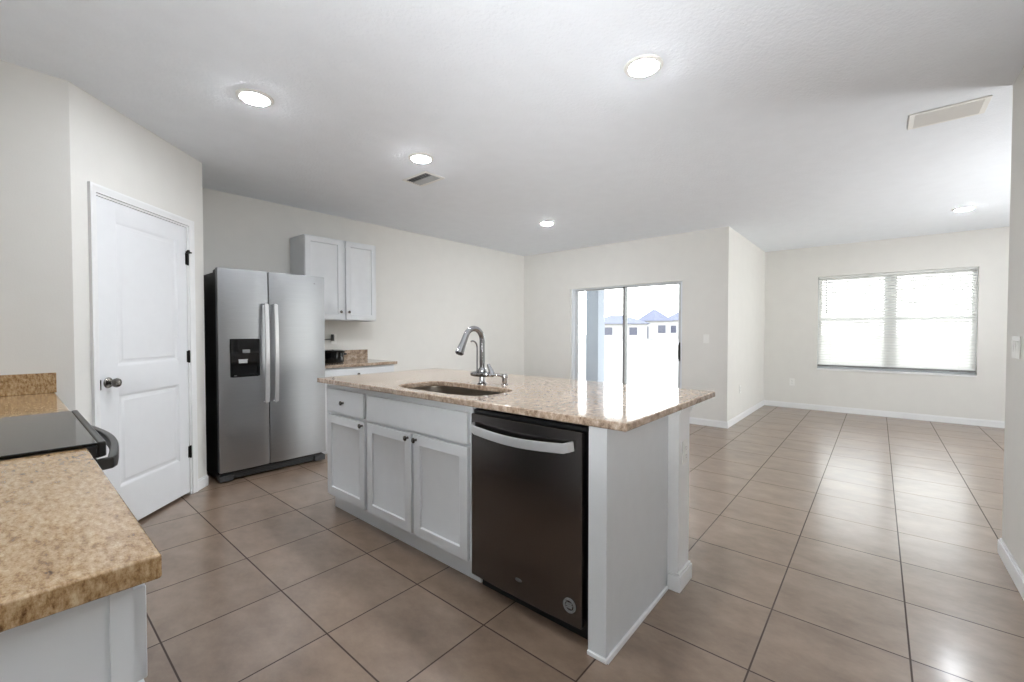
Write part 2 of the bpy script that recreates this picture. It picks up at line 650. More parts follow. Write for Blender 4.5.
# behind the camera: the rest of the house, with a rear window and an added side window for daylight
struct('wall_kitchen', MB().box(-0.62, -0.50, 0.66, LW, Z0, Z1), 'wall')
rw = MB()
rw.box(-3.2, 3.9, -4.42, -4.3, Z0, Z1).box(6.7, 8.52, -4.42, -4.3, Z0, Z1)
rw.box(3.9, 6.7, -4.42, -4.3, Z0, 0.1).box(3.9, 6.7, -4.42, -4.3, 2.25, Z1)
struct('wall_rear', rw, 'wall')
rs = MB()
rs.box(-3.2, -3.08, -4.3, -2.6, Z0, Z1)
rs.box(-3.2, -3.08, -0.6, 5.0, Z0, Z1)
rs.box(-3.2, -3.08, -2.6, -0.6, Z0, 1.2)
rs.box(-3.2, -3.08, -2.6, -0.6, 2.15, Z1)
struct('wall_side', rs, 'wall')
struct('wall_closet', MB().box(-3.08, -0.62, LW, LW + 0.12, Z0, Z1), 'wall')


def plain_window(name, loc, rz, width, height):
    t = thing(name, None, None, loc, rz, kind='structure')
    f = MB()
    f.box(0, width, 0.04, 0.09, 0, 0.05).box(0, width, 0.04, 0.09, height - 0.05, height)
    f.box(0, 0.05, 0.04, 0.09, 0.05, height - 0.05).box(width - 0.05, width, 0.04, 0.09, 0.05, height - 0.05)
    f.box(0.05, width - 0.05, 0.045, 0.085, height / 2 - 0.02, height / 2 + 0.02)
    fo = f.build('window_frame', 'vinyl', t)
    MB().box(0.05, width - 0.05, 0.062, 0.066, 0.05, height - 0.05).build('pane', 'glass', fo)
    return t


plain_window('window_3', (6.7, -4.31, 0.1), 180, 2.8, 2.15)
plain_window('fill_window', (-3.09, -2.6, 1.2), 90, 2.0, 0.95)  # unseen window, added to light the island fronts

# ------------------------------------------------------------------ baseboards and trim
patio_base = MB()
patio_base.box(SW - 0.014, SW, PW - 0.014, SY0 - 0.001, 0, 0.076).box(SW - 0.008, SW, PW - 0.008, SY0 - 0.001, 0.076, 0.088)
patio_base.box(SW - 0.014, SW, SY1 + 0.001, FW, 0, 0.076).box(SW - 0.008, SW, SY1 + 0.001, FW, 0.076, 0.088)
struct('baseboard_patio', patio_base, 'trim', bevel=0.002)
nook_base = MB()
nook_base.box(SW, WW, PW - 0.014, PW, 0, 0.076).box(SW, WW, PW - 0.008, PW, 0.076, 0.088)
struct('baseboard_nook', nook_base, 'trim', bevel=0.002)
front_base = MB()
front_base.box(WW - 0.014, WW, -4.28, PW - 0.014, 0, 0.076).box(WW - 0.008, WW, -4.28, PW - 0.014, 0.076, 0.088)
struct('baseboard_front', front_base, 'trim', bevel=0.002)
back_base = MB()
back_base.box(2.90, SW - 0.014, FW - 0.014, FW, 0, 0.076).box(2.90, SW - 0.014, FW - 0.008, FW, 0.076, 0.088)
struct('baseboard_back', back_base, 'trim', bevel=0.002)
right_base = MB()
right_base.box(2.2, RX + 0.014, RW, RW + 0.014, 0, 0.076).box(2.2, RX + 0.008, RW, RW + 0.008, 0.076, 0.088)
right_base.box(RX, RX + 0.014, RW - 0.12, RW, 0, 0.076).box(RX, RX + 0.008, RW - 0.12, RW, 0.076, 0.088)
struct('baseboard_right', right_base, 'trim', bevel=0.002)

# ------------------------------------------------------------------ pantry door in the diagonal wall (local x along the wall, -y to the room)
pd = thing('door_1', 'white two-panel pantry door set in the diagonal wall', None, (0.27, DIAG_Y, 0), 45, kind='structure')
dx0, dx1, dz0, dz1 = D0 + 0.018, D1 - 0.018, 0.022, 2.036
leaf = MB()
leaf.slab(dx0, dx1, dz0, dz1, 0.036, [(0.250, 0.785, 0.285, 0.862), (0.250, 0.785, 1.035, 1.925)],
          ((0, 0), (0.014, 0.009), (0.026, 0.010), (0.040, 0.003), (0.046, 0.003)))
leaf_o = leaf.build('door_leaf', 'door', pd, loc=(0, 0.004, 0), bevel=0.0012)
jm = MB()
jm.box(D0, D0 + 0.015, 0.0, 0.115, 0, DH).box(D1 - 0.015, D1, 0.0, 0.115, 0, DH).box(D0 + 0.015, D1 - 0.015, 0.0, 0.115, DH - 0.013, DH)
jm.box(D0 + 0.015, D0 + 0.027, 0.046, 0.058, 0, DH - 0.013).box(D1 - 0.027, D1 - 0.015, 0.046, 0.058, 0, DH - 0.013)
jm.build('jamb', 'trim', pd)
cs = MB()
c0, c1, ct = D0 - 0.040, D1 + 0.046, DH + 0.046


def casing_ring(off, dep):
    return [(c0 + off, 0, 0, dep), (c0 + off, 0, ct - off, dep), (c1 - off, 0, ct - off, dep), (c1 - off, 0, 0, dep)]


prof = [(0.0, 0.0), (0.0, -0.017), (0.008, -0.019), (0.018, -0.015), (0.038, -0.011), (0.045, -0.010), (0.047, 0.0)]
rings = []
for off, dep in prof:
    rings.append([(c0 + off, dep, 0), (c0 + off, dep, ct - off), (c1 - off, dep, ct - off), (c1 - off, dep, 0)])
for A, B in zip(rings, rings[1:] + rings[:1]):
    for k in range(3):
        cs.face((A[k], A[k + 1], B[k + 1], B[k]))
cs.build('casing', 'trim', pd)
kn = MB()
kn.lathe([(0.0, 0.066), (0.012, 0.066), (0.024, 0.060), (0.028, 0.050), (0.025, 0.038), (0.014, 0.030), (0.011, 0.022), (0.012, 0.012), (0.028, 0.009), (0.032, 0.004), (0.032, 0.0)],
         (0.174, 0.004, 0.943), '-Y', 28)
kno = kn.build('door_knob', 'nickel', pd)
MB().box(dx0 - 0.002, dx0 + 0.010, 0.001, 0.036, 0.905, 0.965).build('latch_plate', 'nickel', pd)
for hz in (1.800, 1.060, 0.330):
    h = MB()
    h.lathe([(0.0, -0.048), (0.006, -0.047), (0.007, -0.044), (0.007, 0.044), (0.006, 0.047), (0.0, 0.048)], (dx1 + 0.004, -0.004, hz), 'Z', 12)
    h.box(dx1 - 0.014, dx1 + 0.022, 0.0018, 0.0035, hz - 0.043, hz + 0.043)
    ho = h.build('hinge', 'dark_metal', pd)
    if hz > 1.5:
        st = MB()
        st.tube([(dx1 + 0.004, -0.004, hz + 0.050), (dx1 - 0.012, -0.020, hz + 0.052), (dx1 - 0.040, -0.034, hz + 0.052)], 0.0055, 10)
        st.lathe([(0.0, 0.0), (0.010, 0.001), (0.010, 0.012), (0.0, 0.014)], (dx1 - 0.040, -0.030, hz + 0.052), '-Y', 12)
        st.tube([(dx1 + 0.004, -0.004, hz + 0.050), (dx1 + 0.026, -0.018, hz + 0.052)], 0.0055, 10)
        st.box(dx1 - 0.010, dx1 + 0.018, -0.014, 0.002, hz + 0.044, hz + 0.058)
        st.build('door_stop', 'dark_metal', ho)
pb = MB()
pb.box(c1, DIAG, -0.014, 0, 0, 0.076).box(c1, DIAG, -0.008, 0, 0.076, 0.088)
pb.box(-0.042, c0, -0.014, 0, 0, 0.076).box(-0.042, c0, -0.008, 0, 0.076, 0.088)
struct('baseboard_pantry', pb, 'trim', loc=(0.27, DIAG_Y, 0), rot=(0, 0, math.radians(45)), bevel=0.002)

# ------------------------------------------------------------------ sliding patio door (local x runs along -y of the room, local -y to the room)
W = SY1 - SY0
sd = thing('door_2', 'white framed sliding glass patio door', None, (SW, SY1, 0), -90, kind='structure')
fr = MB()
fr.box(0, 0.035, 0.045, 0.155, 0, SZ).box(W - 0.035, W, 0.045, 0.155, 0, SZ)
fr.box(0.035, W - 0.035, 0.045, 0.155, SZ - 0.018, SZ).box(0.035, W - 0.035, 0.045, 0.155, 0.001, 0.03)
fr.build('door_frame', 'vinyl', sd, bevel=0.002)


def glazed(name, a, b, y0, y1, mull):
    f = MB()
    z0, z1 = 0.03, SZ - 0.018
    f.box(a, a + mull[0], y0, y1, z0, z1).box(b - mull[1], b, y0, y1, z0, z1)
    f.box(a + mull[0], b - mull[1], y0, y1, z0, z0 + 0.07).box(a + mull[0], b - mull[1], y0, y1, z1 - 0.018, z1)
    o = f.build(name, 'alu', sd, bevel=0.002)
    ym = (y0 + y1) / 2
    MB().box(a + mull[0], b - mull[1], ym - 0.003, ym + 0.003, z0 + 0.07, z1 - 0.018).build('glass_pane', 'glass', o)
    return o


fixed = glazed('fixed_panel', 0.035, 0.945, 0.105, 0.140, (0.045, 0.035))
slide = glazed('sliding_panel', 0.905, W - 0.035, 0.060, 0.095, (0.035, 0.035))
MB().box(0.9055, 0.9395, 0.0565, 0.0595, 0.031, SZ - 0.019).build('backlit_stile', 'mid_grey', slide)  # grey strip puts the stile's backlit shade into its colour
hd = MB()
hd.bar([(W - 0.052, 0.058, 0.86), (W - 0.052, 0.030, 0.88), (W - 0.052, 0.026, 0.97), (W - 0.052, 0.030, 1.06), (W - 0.052, 0.058, 1.08)], 0.018, 0.012, (0, -1, 0.2))
hd.box(W - 0.062, W - 0.042, 0.054, 0.060, 0.84, 1.10)
hd.build('pull_handle', 'dark_metal', slide, bevel=0.002)

# ------------------------------------------------------------------ living-room window (local x along -y of the room)
WWD = WY1 - WY0
wt = thing('window_1', 'double white vinyl window behind a slatted blind', None, (WW, WY1, 0), -90, kind='structure')
f = MB()
f.box(0, 0.025, 0.09, 0.15, WZ0, WZ1).box(WWD - 0.025, WWD, 0.09, 0.15, WZ0, WZ1)
f.box(0.025, WWD - 0.025, 0.09, 0.15, WZ0 + 0.025, WZ0 + 0.065).box(0.025, WWD - 0.025, 0.09, 0.15, WZ1 - 0.025, WZ1)
mcx = WWD / 2 - 0.002
f.box(mcx - 0.050, mcx + 0.050, 0.085, 0.15, WZ0 + 0.065, WZ1 - 0.025)
fo = f.build('window_frame', 'vinyl', wt)
for a, b in ((0.025, mcx - 0.05), (mcx + 0.05, WWD - 0.025)):
    s = MB()
    for z0, z1, y in ((WZ0 + 0.065, 1.455, 0.098), (1.415, WZ1 - 0.025, 0.122)):
        s.box(a, a + 0.022, y, y + 0.022, z0, z1).box(b - 0.022, b, y, y + 0.022, z0, z1)
        s.box(a + 0.022, b - 0.022, y, y + 0.022, z0, z0 + 0.04).box(a + 0.022, b - 0.022, y, y + 0.022, z1 - 0.025, z1)
    so = s.build('sash', 'vinyl', fo)
    g = MB()
    for z0, z1, y in ((WZ0 + 0.105, 1.43, 0.109), (1.455, WZ1 - 0.05, 0.133)):
        g.box(a + 0.022, b - 0.022, y - 0.002, y + 0.002, z0, z1)
    g.build('pane', 'glass', so)
MB().box(0.0, WWD, -0.012, 0.09, WZ0, WZ0 + 0.025).build('window_sill', 'trim', wt, bevel=0.003)

bl = thing('window_blind', 'white horizontal-slat blind lowered over the living-room window', 'blind', (WW + 0.045, WY1 - 0.006, WZ0), -90)
BW = WWD - 0.012
MB().box(0, BW, -0.028, 0.028, WZ1 - WZ0 - 0.037, WZ1 - WZ0 - 0.002).build('headrail', 'blind', bl, bevel=0.003)
sl = MB()
zb, zt = 0.105, WZ1 - WZ0 - 0.055
NS = 34
ta = math.radians(44)
for i in range(NS):
    z = zb + (zt - zb) * i / (NS - 1)
    c_, s_ = math.cos(ta) * 0.025, math.sin(ta) * 0.025
    n_ = Vector((0, -math.sin(ta), math.cos(ta))) * 0.0014
    a = Vector((0, -c_, z - s_))
    b = Vector((0, c_, z + s_))
    pts = []
    for xx in (0.004, BW - 0.004):
        pts.append([Vector((xx, 0, 0)) + q for q in (a - n_, b - n_, b + n_, a + n_)])
    vv = [[sl.bm.verts.new(q) for q in r] for r in pts]
    sl.bm.faces.new(vv[0][::-1])
    sl.bm.faces.new(vv[1])
    for k in range(4):
        j = (k + 1) % 4
        sl.bm.faces.new((vv[0][k], vv[0][j], vv[1][j], vv[1][k]))
sl.build('slats', 'blind', bl, smooth=False)
MB().box(0.002, BW - 0.002, -0.025, 0.025, 0.060, 0.084).build('bottom_rail', 'mid_grey', bl, bevel=0.003)  # white rail coloured grey for its shade against the window
for xx in (0.16, BW / 2, BW - 0.16):
    MB().tube([(xx, -0.027, 0.07), (xx, -0.027, WZ1 - WZ0 - 0.05)], 0.0012, 6).build('ladder_cord', 'blind', bl)
wd = MB()
wd.tube([(0.105, -0.036, WZ1 - WZ0 - 0.06), (0.106, -0.040, 0.93)], 0.0055, 8)
wd.lathe([(0.0, 0), (0.007, 0.004), (0.007, 0.03), (0.0, 0.034)], (0.106, -0.040, 0.90), 'Z', 8)
wd.build('tilt_wand', 'light_grey', bl)

# ------------------------------------------------------------------ island: knee wall, end panel, cabinets, dishwasher
CT = 0.925           # top of the granite
CB = 0.894
struct('wall_island', MB().box(2.075, 2.222, 0.717, 2.930, 0, CB), 'trim', bevel=0.001)
ib = MB()
for o_, h0, h1 in ((0.014, 0, 0.076), (0.008, 0.076, 0.088)):
    ib.box(2.222, 2.222 + o_, 0.717 - o_, 2.930, h0, h1)
    ib.box(2.075 - o_, 2.222, 0.717 - o_, 0.717, h0, h1)
    ib.box(2.075 - o_, 2.075, 0.717, 0.764, h0, h1)
struct('baseboard_island', ib, 'trim', bevel=0.002)
cap = MB()
for o_, h0, h1 in ((0.018, CB - 0.022, CB - 0.001), (0.009, CB - 0.042, CB - 0.022)):
    cap.box(2.222, 2.222 + o_, 0.717 - o_, 2.930, h0, h1)
    cap.box(2.075 - o_, 2.222, 0.717 - o_, 0.717, h0, h1)
    cap.box(2.075 - o_, 2.075, 0.717, 0.764, h0, h1)
struct('trim_1', cap, 'trim', bevel=0.003)

FX = 1.455           # face-frame plane of the island cabinets
ep = thing('island_end', 'white end panel of the island, right of the dark dishwasher', 'panel', (FX, 0.842, 0), -90)
MB().box(0, 0.074, -0.010, 0.618, 0, CB - 0.002).build('panel_board', 'cabinet', ep, bevel=0.001)
MB().box(0.0745, 0.0785, -0.012, 0.018, 0.016, CB - 0.003).build('corner_trim', 'cabinet', ep, bevel=0.001)
sm = MB()
sm.box(0.0, 0.086, -0.020, -0.0105, 0, 0.017).box(0.0745, 0.086, -0.0105, 0.602, 0, 0.017)
sm.build('shoe_molding', 'trim', ep, bevel=0.003)


def knob(parent, x, z, y=0.0, mat='nickel'):
    return MB().lathe([(0.0, 0.026), (0.010, 0.0255), (0.0145, 0.022), (0.0145, 0.018), (0.007, 0.013), (0.0055, 0.006), (0.008, 0.0)],
                      (x, y, z), '-Y', 20).build('knob', mat, parent)


SHAKER = ((0, 0), (0.004, 0.009), (0.005, 0.0095))


def shaker(parent, name, x0, x1, z0, z1, knobpos=None, rail=0.055, flat=False, t=0.019):
    m = MB()
    if flat:
        m.slab(x0, x1, z0, z1, t)
    else:
        m.slab(x0, x1, z0, z1, t, [(x0 + rail, x1 - rail, z0 + rail, z1 - rail)], SHAKER)
    o = m.build(name, 'cabinet', parent, loc=(0, -t - 0.001, 0), bevel=0.0022)
    if knobpos:
        knob(o, knobpos[0], knobpos[1])
    return o


def carcass(parent, width, depth, z0, z1, stiles, rails, inside=True, th=0.018, bowl=None):
    """open-topped box with a face frame at local y=0..0.019"""
    m = MB()
    m.box(0, th, 0.019, depth, z0, z1).box(width - th, width, 0.019, depth, z0, z1)
    m.box(th, width - th, 0.019, depth, z0, z0 + th).box(th, width - th, depth - 0.008, depth, z0 + th, z1)
    m.build('carcass', 'cabinet', parent)
    f = MB()
    for a, b in stiles:
        f.box(a, b, 0, 0.019, z0, z1)
    xs = sorted(stiles)
    for c, d in rails:
        for (a0, a1), (b0, b1) in zip(xs[:-1], xs[1:]):
            f.box(a1, b0, 0, 0.019, c, d)
    f.build('face_frame', 'cabinet', parent, bevel=0.0008)


IY = 2.945
dc = thing('drawer_cabinet', 'white island cabinet with one drawer over one door, nearest the refrigerator', 'cabinet', (FX, IY, 0), -90)
w1 = IY - 2.42
carcass(dc, w1 - 0.0005, 0.59, 0.112, CB - 0.002, [(0, 0.055), (w1 - 0.040, w1 - 0.0005)], [(0.112, 0.150), (0.665, 0.715), (0.845, CB - 0.002)])
MB().box(0.0, w1, 0.055, 0.070, 0, 0.1115).build('toe_board', 'cabinet', dc)
shaker(dc, 'drawer', IY - 2.892, IY - 2.442, 0.704, 0.860, ((IY - 2.684), 0.778), flat=True)
shaker(dc, 'door', IY - 2.906, IY - 2.432, 0.130, 0.681, (IY - 2.452, 0.660))

sb = thing('sink_cabinet', 'white double-door sink cabinet between the drawer cabinet and dishwasher', 'cabinet', (FX, 2.42, 0), -90)
w2 = 2.42 - 1.487
carcass(sb, w2, 0.59, 0.112, CB - 0.002, [(0, 0.045), (0.440, 0.515), (w2 - 0.045, w2)], [(0.112, 0.150), (0.665, 0.715), (0.845, CB - 0.002)])
MB().box(0.0005, w2, 0.055, 0.070, 0, 0.1115).build('toe_board', 'cabinet', sb)
shaker(sb, 'false_front', 2.42 - 2.398, 2.42 - 1.506, 0.704, 0.856, flat=True)
shaker(sb, 'door', 2.42 - 2.396, 2.42 - 1.955, 0.130, 0.686, (2.42 - 1.980, 0.660))
shaker(sb, 'door', 2.42 - 1.930, 2.42 - 1.506, 0.130, 0.688, (2.42 - 1.905, 0.660))

# dishwasher
dw = thing('dishwasher', 'dark stainless steel dishwasher with a curved bar handle in the island', 'dishwasher', (1.437, 1.4825, 0), -90)
wd_ = 1.4825 - 0.846
MB().box(0.006, wd_ - 0.004, 0.045, 0.58, 0.10, 0.872).build('tub', 'black', dw)
dd = MB()
# gently crowned front
prof = []
nx = 16
for i in range(nx + 1):
    u = i / nx
    prof.append((0.004 + (0.612) * u, -0.006 * (1 - (2 * u - 1) ** 2)))
poly = prof + [(0.616, 0.030), (0.004, 0.030)]
dd.prism(poly, 0.082, 0.858)
ddo = dd.build('front_panel', 'dark_steel', dw, bevel=0.003)
MB().box(0.010, wd_ - 0.006, 0.012, 0.044, 0.860, 0.876).build('control_strip', 'black', dw)
MB().box(0.010, wd_ - 0.006, 0.070, 0.084, 0.0, 0.098).build('toe_kick', 'black', dw)
hb = MB()
pts = [(0.028, -0.004, 0.802), (0.040, -0.028, 0.796)]
for i in range(13):
    u = i / 12
    pts.append((0.058 + 0.490 * u, -0.031 - 0.014 * math.sin(PI * u), 0.790 - 0.012 * math.sin(PI * u)))
pts += [(0.566, -0.028, 0.796), (0.580, -0.004, 0.800)]
hb.bar(pts, 0.012, 0.040)
hb.build('handle', 'bar_steel', dw, bevel=0.003)
bd = MB()
bx, bz = 1.4825 - 0.920, 0.160
for r0, r1, y in ((0.029, 0.024, -0.0065), (0.0225, 0.0205, -0.0062)):
    for k in range(28):
        a, b = 2 * PI * k / 28, 2 * PI * (k + 1) / 28
        q = [(bx + r * math.cos(t), bz + r * math.sin(t)) for r, t in ((r0, a), (r0, b), (r1, b), (r1, a))]
        bm_pts = [[Vector((x, yy, z)) for x, z in q] for yy in (y, 0.001)]
        va = [bd.bm.verts.new(p) for p in bm_pts[0]]
        vb = [bd.bm.verts.new(p) for p in bm_pts[1]]
        bd.bm.faces.new(va)
        bd.bm.faces.new(vb[::-1])
        for m_ in range(4):
            n_ = (m_ + 1) % 4
            bd.bm.faces.new((va[m_], vb[m_], vb[n_], va[n_]))
for zz, hw in ((0.008, 0.013), (0.000, 0.016), (-0.008, 0.013)):
    x = -hw
    while x < hw - 0.002:
        bd.box(bx + x, bx + x + 0.003, -0.0062, 0.001, bz + zz - 0.0025, bz + zz + 0.0025)
        x += 0.0052
bd.build('round_badge', 'mid_grey', dw)
lg = MB()
lg.lathe([(0.019, 0.0), (0.019, 0.0075), (0.016, 0.0085), (0.0, 0.0085)], (1.4825 - 1.180, 0.0, 0.166), '-Y', 28, 1.0, 0.42)
lg.build('maker_emblem', 'dark_grey', dw)


# granite top with the sink cut-out
def rounded(cx, cy, hx, hy, e, n):
    pts = []
    for i in range(n):
        t = 2 * PI * i / n
        c, s = math.cos(t), math.sin(t)
        pts.append((cx + hx * math.copysign(abs(c) ** (2 / e), c), cy + hy * math.copysign(abs(s) ** (2 / e), s)))
    return pts


SKX, SKY_, SHX, SHY = 1.670, 1.868, 0.182, 0.360
IX0, IX1, IY0, IY1 = 1.410, 2.492, 0.668, 3.000
NI = 96
inner = rounded(SKX, SKY_, SHX, SHY, 4.2, NI)
outer = []
for x, y in inner:
    dx, dy = x - SKX, y - SKY_
    k = min(((IX1 - SKX) if dx > 0 else (SKX - IX0)) / max(abs(dx), 1e-9), ((IY1 - SKY_) if dy > 0 else (SKY_ - IY0)) / max(abs(dy), 1e-9))
    outer.append([SKX + dx * k, SKY_ + dy * k])
for cx, cy in ((IX0, IY0), (IX1, IY0), (IX0, IY1), (IX1, IY1)):
    j = min(range(NI), key=lambda i: (outer[i][0] - cx) ** 2 + (outer[i][1] - cy) ** 2)
    outer[j] = [cx, cy]
ct_ = MB()
L = {}
for key, ring, z in (('ot', outer, CT), ('ob', outer, CB), ('it', inner, CT), ('ib', inner, CB)):
    L[key] = [ct_.bm.verts.new((x - SKX, y - SKY_, z - CB)) for x, y in ring]
for i in range(NI):
    j = (i + 1) % NI
    ct_.bm.faces.new((L['ot'][i], L['ot'][j], L['it'][j], L['it'][i]))
    ct_.bm.faces.new((L['ob'][j], L['ob'][i], L['ib'][i], L['ib'][j]))
    ct_.bm.faces.new((L['ot'][j], L['ot'][i], L['ob'][i], L['ob'][j]))
    ct_.bm.faces.new((L['it'][i], L['it'][j], L['ib'][j], L['ib'][i]))
ico = ct_.build('island_countertop', 'granite', None, loc=(SKX, SKY_, CB), bevel=0.006, seg=3)
tag(ico, 'polished beige granite top of the island with a sink cut-out', 'countertop')

# undermount sink
sk = thing('kitchen_sink', 'brushed steel undermount sink sunk in the island granite', 'sink', (SKX, SKY_, CB - 0.20))
b = MB()
loops = []
for f_, z in ((1.06, 0.198), (1.0, 0.198), (0.985, 0.06), (0.95, 0.02), (0.86, 0.004), (0.12, 0.0)):
    loops.append([b.bm.verts.new((x - SKX, y - SKY_, z)) for x, y in rounded(SKX, SKY_, SHX * f_, SHY * f_, 4.2, 48)])
for A, B in zip(loops[:-1], loops[1:]):
    for i in range(48):
        j = (i + 1) % 48
        b.bm.faces.new((A[i], A[j], B[j], B[i]))
b.bm.faces.new(loops[-1])
bo = b.build('basin', 'sink_steel', sk)
so = bo.modifiers.new('shell', 'SOLIDIFY')
so.thickness = 0.0015
so.offset = 1
MB().lathe([(0.043, 0.0), (0.043, 0.004), (0.036, 0.005), (0.032, 0.0025), (0.0, 0.002)], (0, 0.02, 0.0025), 'Z', 28).build('drain', 'chrome', sk)

# faucet
fx, fy = 1.905, 1.862
fa = thing('kitchen_faucet', 'chrome gooseneck faucet with pull-down sprayer behind the island sink', 'faucet', (fx, fy, CT))
MB().lathe([(0.031, 0.0), (0.031, 0.005), (0.024, 0.010), (0.021, 0.018), (0.019, 0.045), (0.0, 0.046)], (0, 0, 0), 'Z', 28).build('base_post', 'chrome', fa)
vb = MB()
vb.lathe([(0.0, 0.046), (0.042, 0.0465), (0.053, 0.050), (0.056, 0.060), (0.054, 0.070), (0.036, 0.078), (0.0, 0.079)], (-0.006, 0.010, 0), 'Z', 32, 0.72, 1.45)
vb.lathe([(0.028, 0.074), (0.028, 0.086), (0.021, 0.102), (0.0, 0.103)], (0, 0, 0), 'Z', 28)
vb.build('valve_body', 'chrome', fa)
col = MB()
pts = [(0, 0, 0.066)]
for z in (0.10, 0.16, 0.22, 0.27):
    pts.append((0.0, 0, z))
R_ = 0.072
for i in range(1, 15):
    t = PI * i / 16
    pts.append((-R_ + R_ * math.cos(t), 0, 0.27 + R_ * math.sin(t)))
col.tube(pts, 0.0172, 20)
col.build('gooseneck', 'chrome', fa)
p_end = Vector(pts[-1])
dirn = (Vector(pts[-1]) - Vector(pts[-2])).normalized()
dirn = (dirn + Vector((-0.06, 0, -0.12))).normalized()
sp = MB()
q = [p_end + dirn * d for d in (0.0, 0.02, 0.05, 0.085, 0.112, 0.116)]
sp.tube(q, [0.0175, 0.0180, 0.0190, 0.0225, 0.0265, 0.0240], 20)
spo = sp.build('spray_head', 'chrome', fa)
MB().tube([p_end + dirn * 0.1162, p_end + dirn * 0.119], 0.0195, 20).build('spray_face', 'black', spo)
ho = MB()
pts = [(-0.032, 0.012, 0.068), (-0.032, 0.012, 0.20)]
for i in range(0, 11):
    t = PI * 0.62 * i / 10
    pts.append((-0.032 - 0.038 + 0.038 * math.cos(t), 0.012, 0.225 + 0.042 * math.sin(t)))
ho.tube(pts, 0.0048, 10)
ho.build('docking_arm', 'chrome', fa)
lv = MB()
lv.lathe([(0.016, 0.0), (0.016, 0.030), (0.013, 0.036), (0.0, 0.037)], (0.012, -0.045, 0.062), '-Y', 18)
lv.tube([(0.012, -0.074, 0.064), (0.008, -0.060, 0.095), (0.004, -0.046, 0.125)], [0.018, 0.014, 0.009], 14)
lv.build('lever', 'chrome', fa)

sdp = thing('soap_dispenser', 'small chrome soap dispenser standing right of the faucet', 'soap dispenser', (1.962, 1.728, CT))
MB().lathe([(0.021, 0.0), (0.021, 0.005), (0.014, 0.009), (0.0155, 0.014), (0.0155, 0.038), (0.0, 0.039)], (0, 0, 0), 'Z', 22).build('collar', 'chrome', sdp)
pm = MB()
pm.lathe([(0.0, 0.036), (0.018, 0.037), (0.020, 0.058), (0.017, 0.067), (0.0, 0.068)], (0, 0, 0), 'Z', 22)
pm.tube([(-0.004, 0, 0.052), (-0.045, 0.022, 0.061), (-0.078, 0.040, 0.064), (-0.086, 0.044, 0.056)], [0.008, 0.007, 0.0055, 0.005], 12)
pm.build('pump_spout', 'chrome', sdp)

# ------------------------------------------------------------------ refrigerator
fg = thing('refrigerator', 'stainless steel side-by-side refrigerator with a black ice and water dispenser', 'refrigerator', (1.113, 4.065, 0))
FWD = 0.884
MB().box(0.006, FWD - 0.004, 0.082, 0.740, 0.030, 1.742).build('cabinet_case', 'case', fg, bevel=0.004)


def crowned(x0, x1, z0, z1, bulge, y1=0.070, n=14):
    m = MB()
    p = []
    for i in range(n + 1):
        u = i / n
        p.append((x0 + (x1 - x0) * u, 0.010 - bulge * (1 - abs(2 * u - 1) ** 2.6)))
    m.prism(p + [(x1, y1), (x0, y1)], z0, z1)
    return m


SPL = 0.381
fz0, fz1 = 0.088, 1.772
fd = crowned(0.0, SPL - 0.004, fz0, fz1, 0.010).build('freezer_door', 'steel', fg, bevel=0.004)
rd = crowned(SPL + 0.004, FWD, fz0, fz1, 0.012).build('fridge_door', 'steel', fg, bevel=0.004)
gk = MB()
gk.box(0.003, SPL - 0.008, 0.071, 0.081, fz0 + 0.01, fz1 - 0.012).box(SPL + 0.008, FWD - 0.003, 0.071, 0.081, fz0 + 0.01, fz1 - 0.012)
gk.build('door_gasket', 'black', fg)


def fridge_handle(door, x, side):
    m = MB()
    z0, z1 = 0.628, 1.498
    pts = [(x, 0.002, z0 + 0.012), (x, -0.034, z0 + 0.002)]
    for i in range(17):
        u = i / 16
        pts.append((x, -0.046 - 0.016 * math.sin(PI * u), z0 + 0.012 + (z1 - z0 - 0.024) * u))
    pts += [(x, -0.034, z1 - 0.002), (x, 0.002, z1 - 0.012)]
    m.bar(pts, 0.032, 0.014, (0, -1, 0))
    m.build('handle', 'bar_steel', door, bevel=0.004)


fridge_handle(fd, SPL - 0.036, -1)
fridge_handle(rd, SPL + 0.040, 1)
dp = MB()
ax0, ax1, az0, az1 = 0.080, 0.302, 0.872, 1.190
dp.box(ax0, ax1, -0.010, 0.004, 1.075, az1)
dp.box(ax0, ax0 + 0.016, -0.010, 0.004, az0, 1.075).box(ax1 - 0.016, ax1, -0.010, 0.004, az0, 1.075).box(ax0 + 0.016, ax1 - 0.016, -0.010, 0.004, az0, az0 + 0.022)
dpo = dp.build('dispenser', 'black_gloss', fd, bevel=0.003)
rc = MB()
rc.box(ax0 + 0.014, ax1 - 0.014, -0.0035, 0.003, az0 + 0.02, 1.078)
rc.build('recess', 'black_gloss', dpo)
pdl = MB()
pdl.box(ax0 + 0.088, ax0 + 0.146, -0.0125, -0.0102, 1.070, 1.100)
pdl.build('control_panel', 'mid_grey', dpo, bevel=0.002)
pl = MB()
pl.box(ax0 + 0.062, ax0 + 0.126, -0.0065, -0.0036, 0.985, 1.012)
pl.box(ax0 + 0.058, ax0 + 0.130, -0.0085, -0.0036, 1.012, 1.018)
pl.build('paddle', 'light_grey', dpo)
lb = MB()
lb.box(ax0 + 0.026, ax0 + 0.046, -0.0110, -0.0101, az0 + 0.008, az0 + 0.014)
lb.build('mark', 'mid_grey', dpo)
em = MB()
em.lathe([(0.026, 0.0), (0.026, 0.0035), (0.0, 0.004)], (0.765, 0.0045, 1.702), '-Y', 24, 1.0, 0.28)
em.build('maker_emblem', 'mid_grey', rd)
gr = MB()
gr.box(0.012, FWD - 0.012, 0.048, 0.070, 0.016, 0.066)
for i in range(3):
    gr.box(0.11, FWD - 0.11, 0.040, 0.048, 0.022 + i * 0.015, 0.030 + i * 0.015)
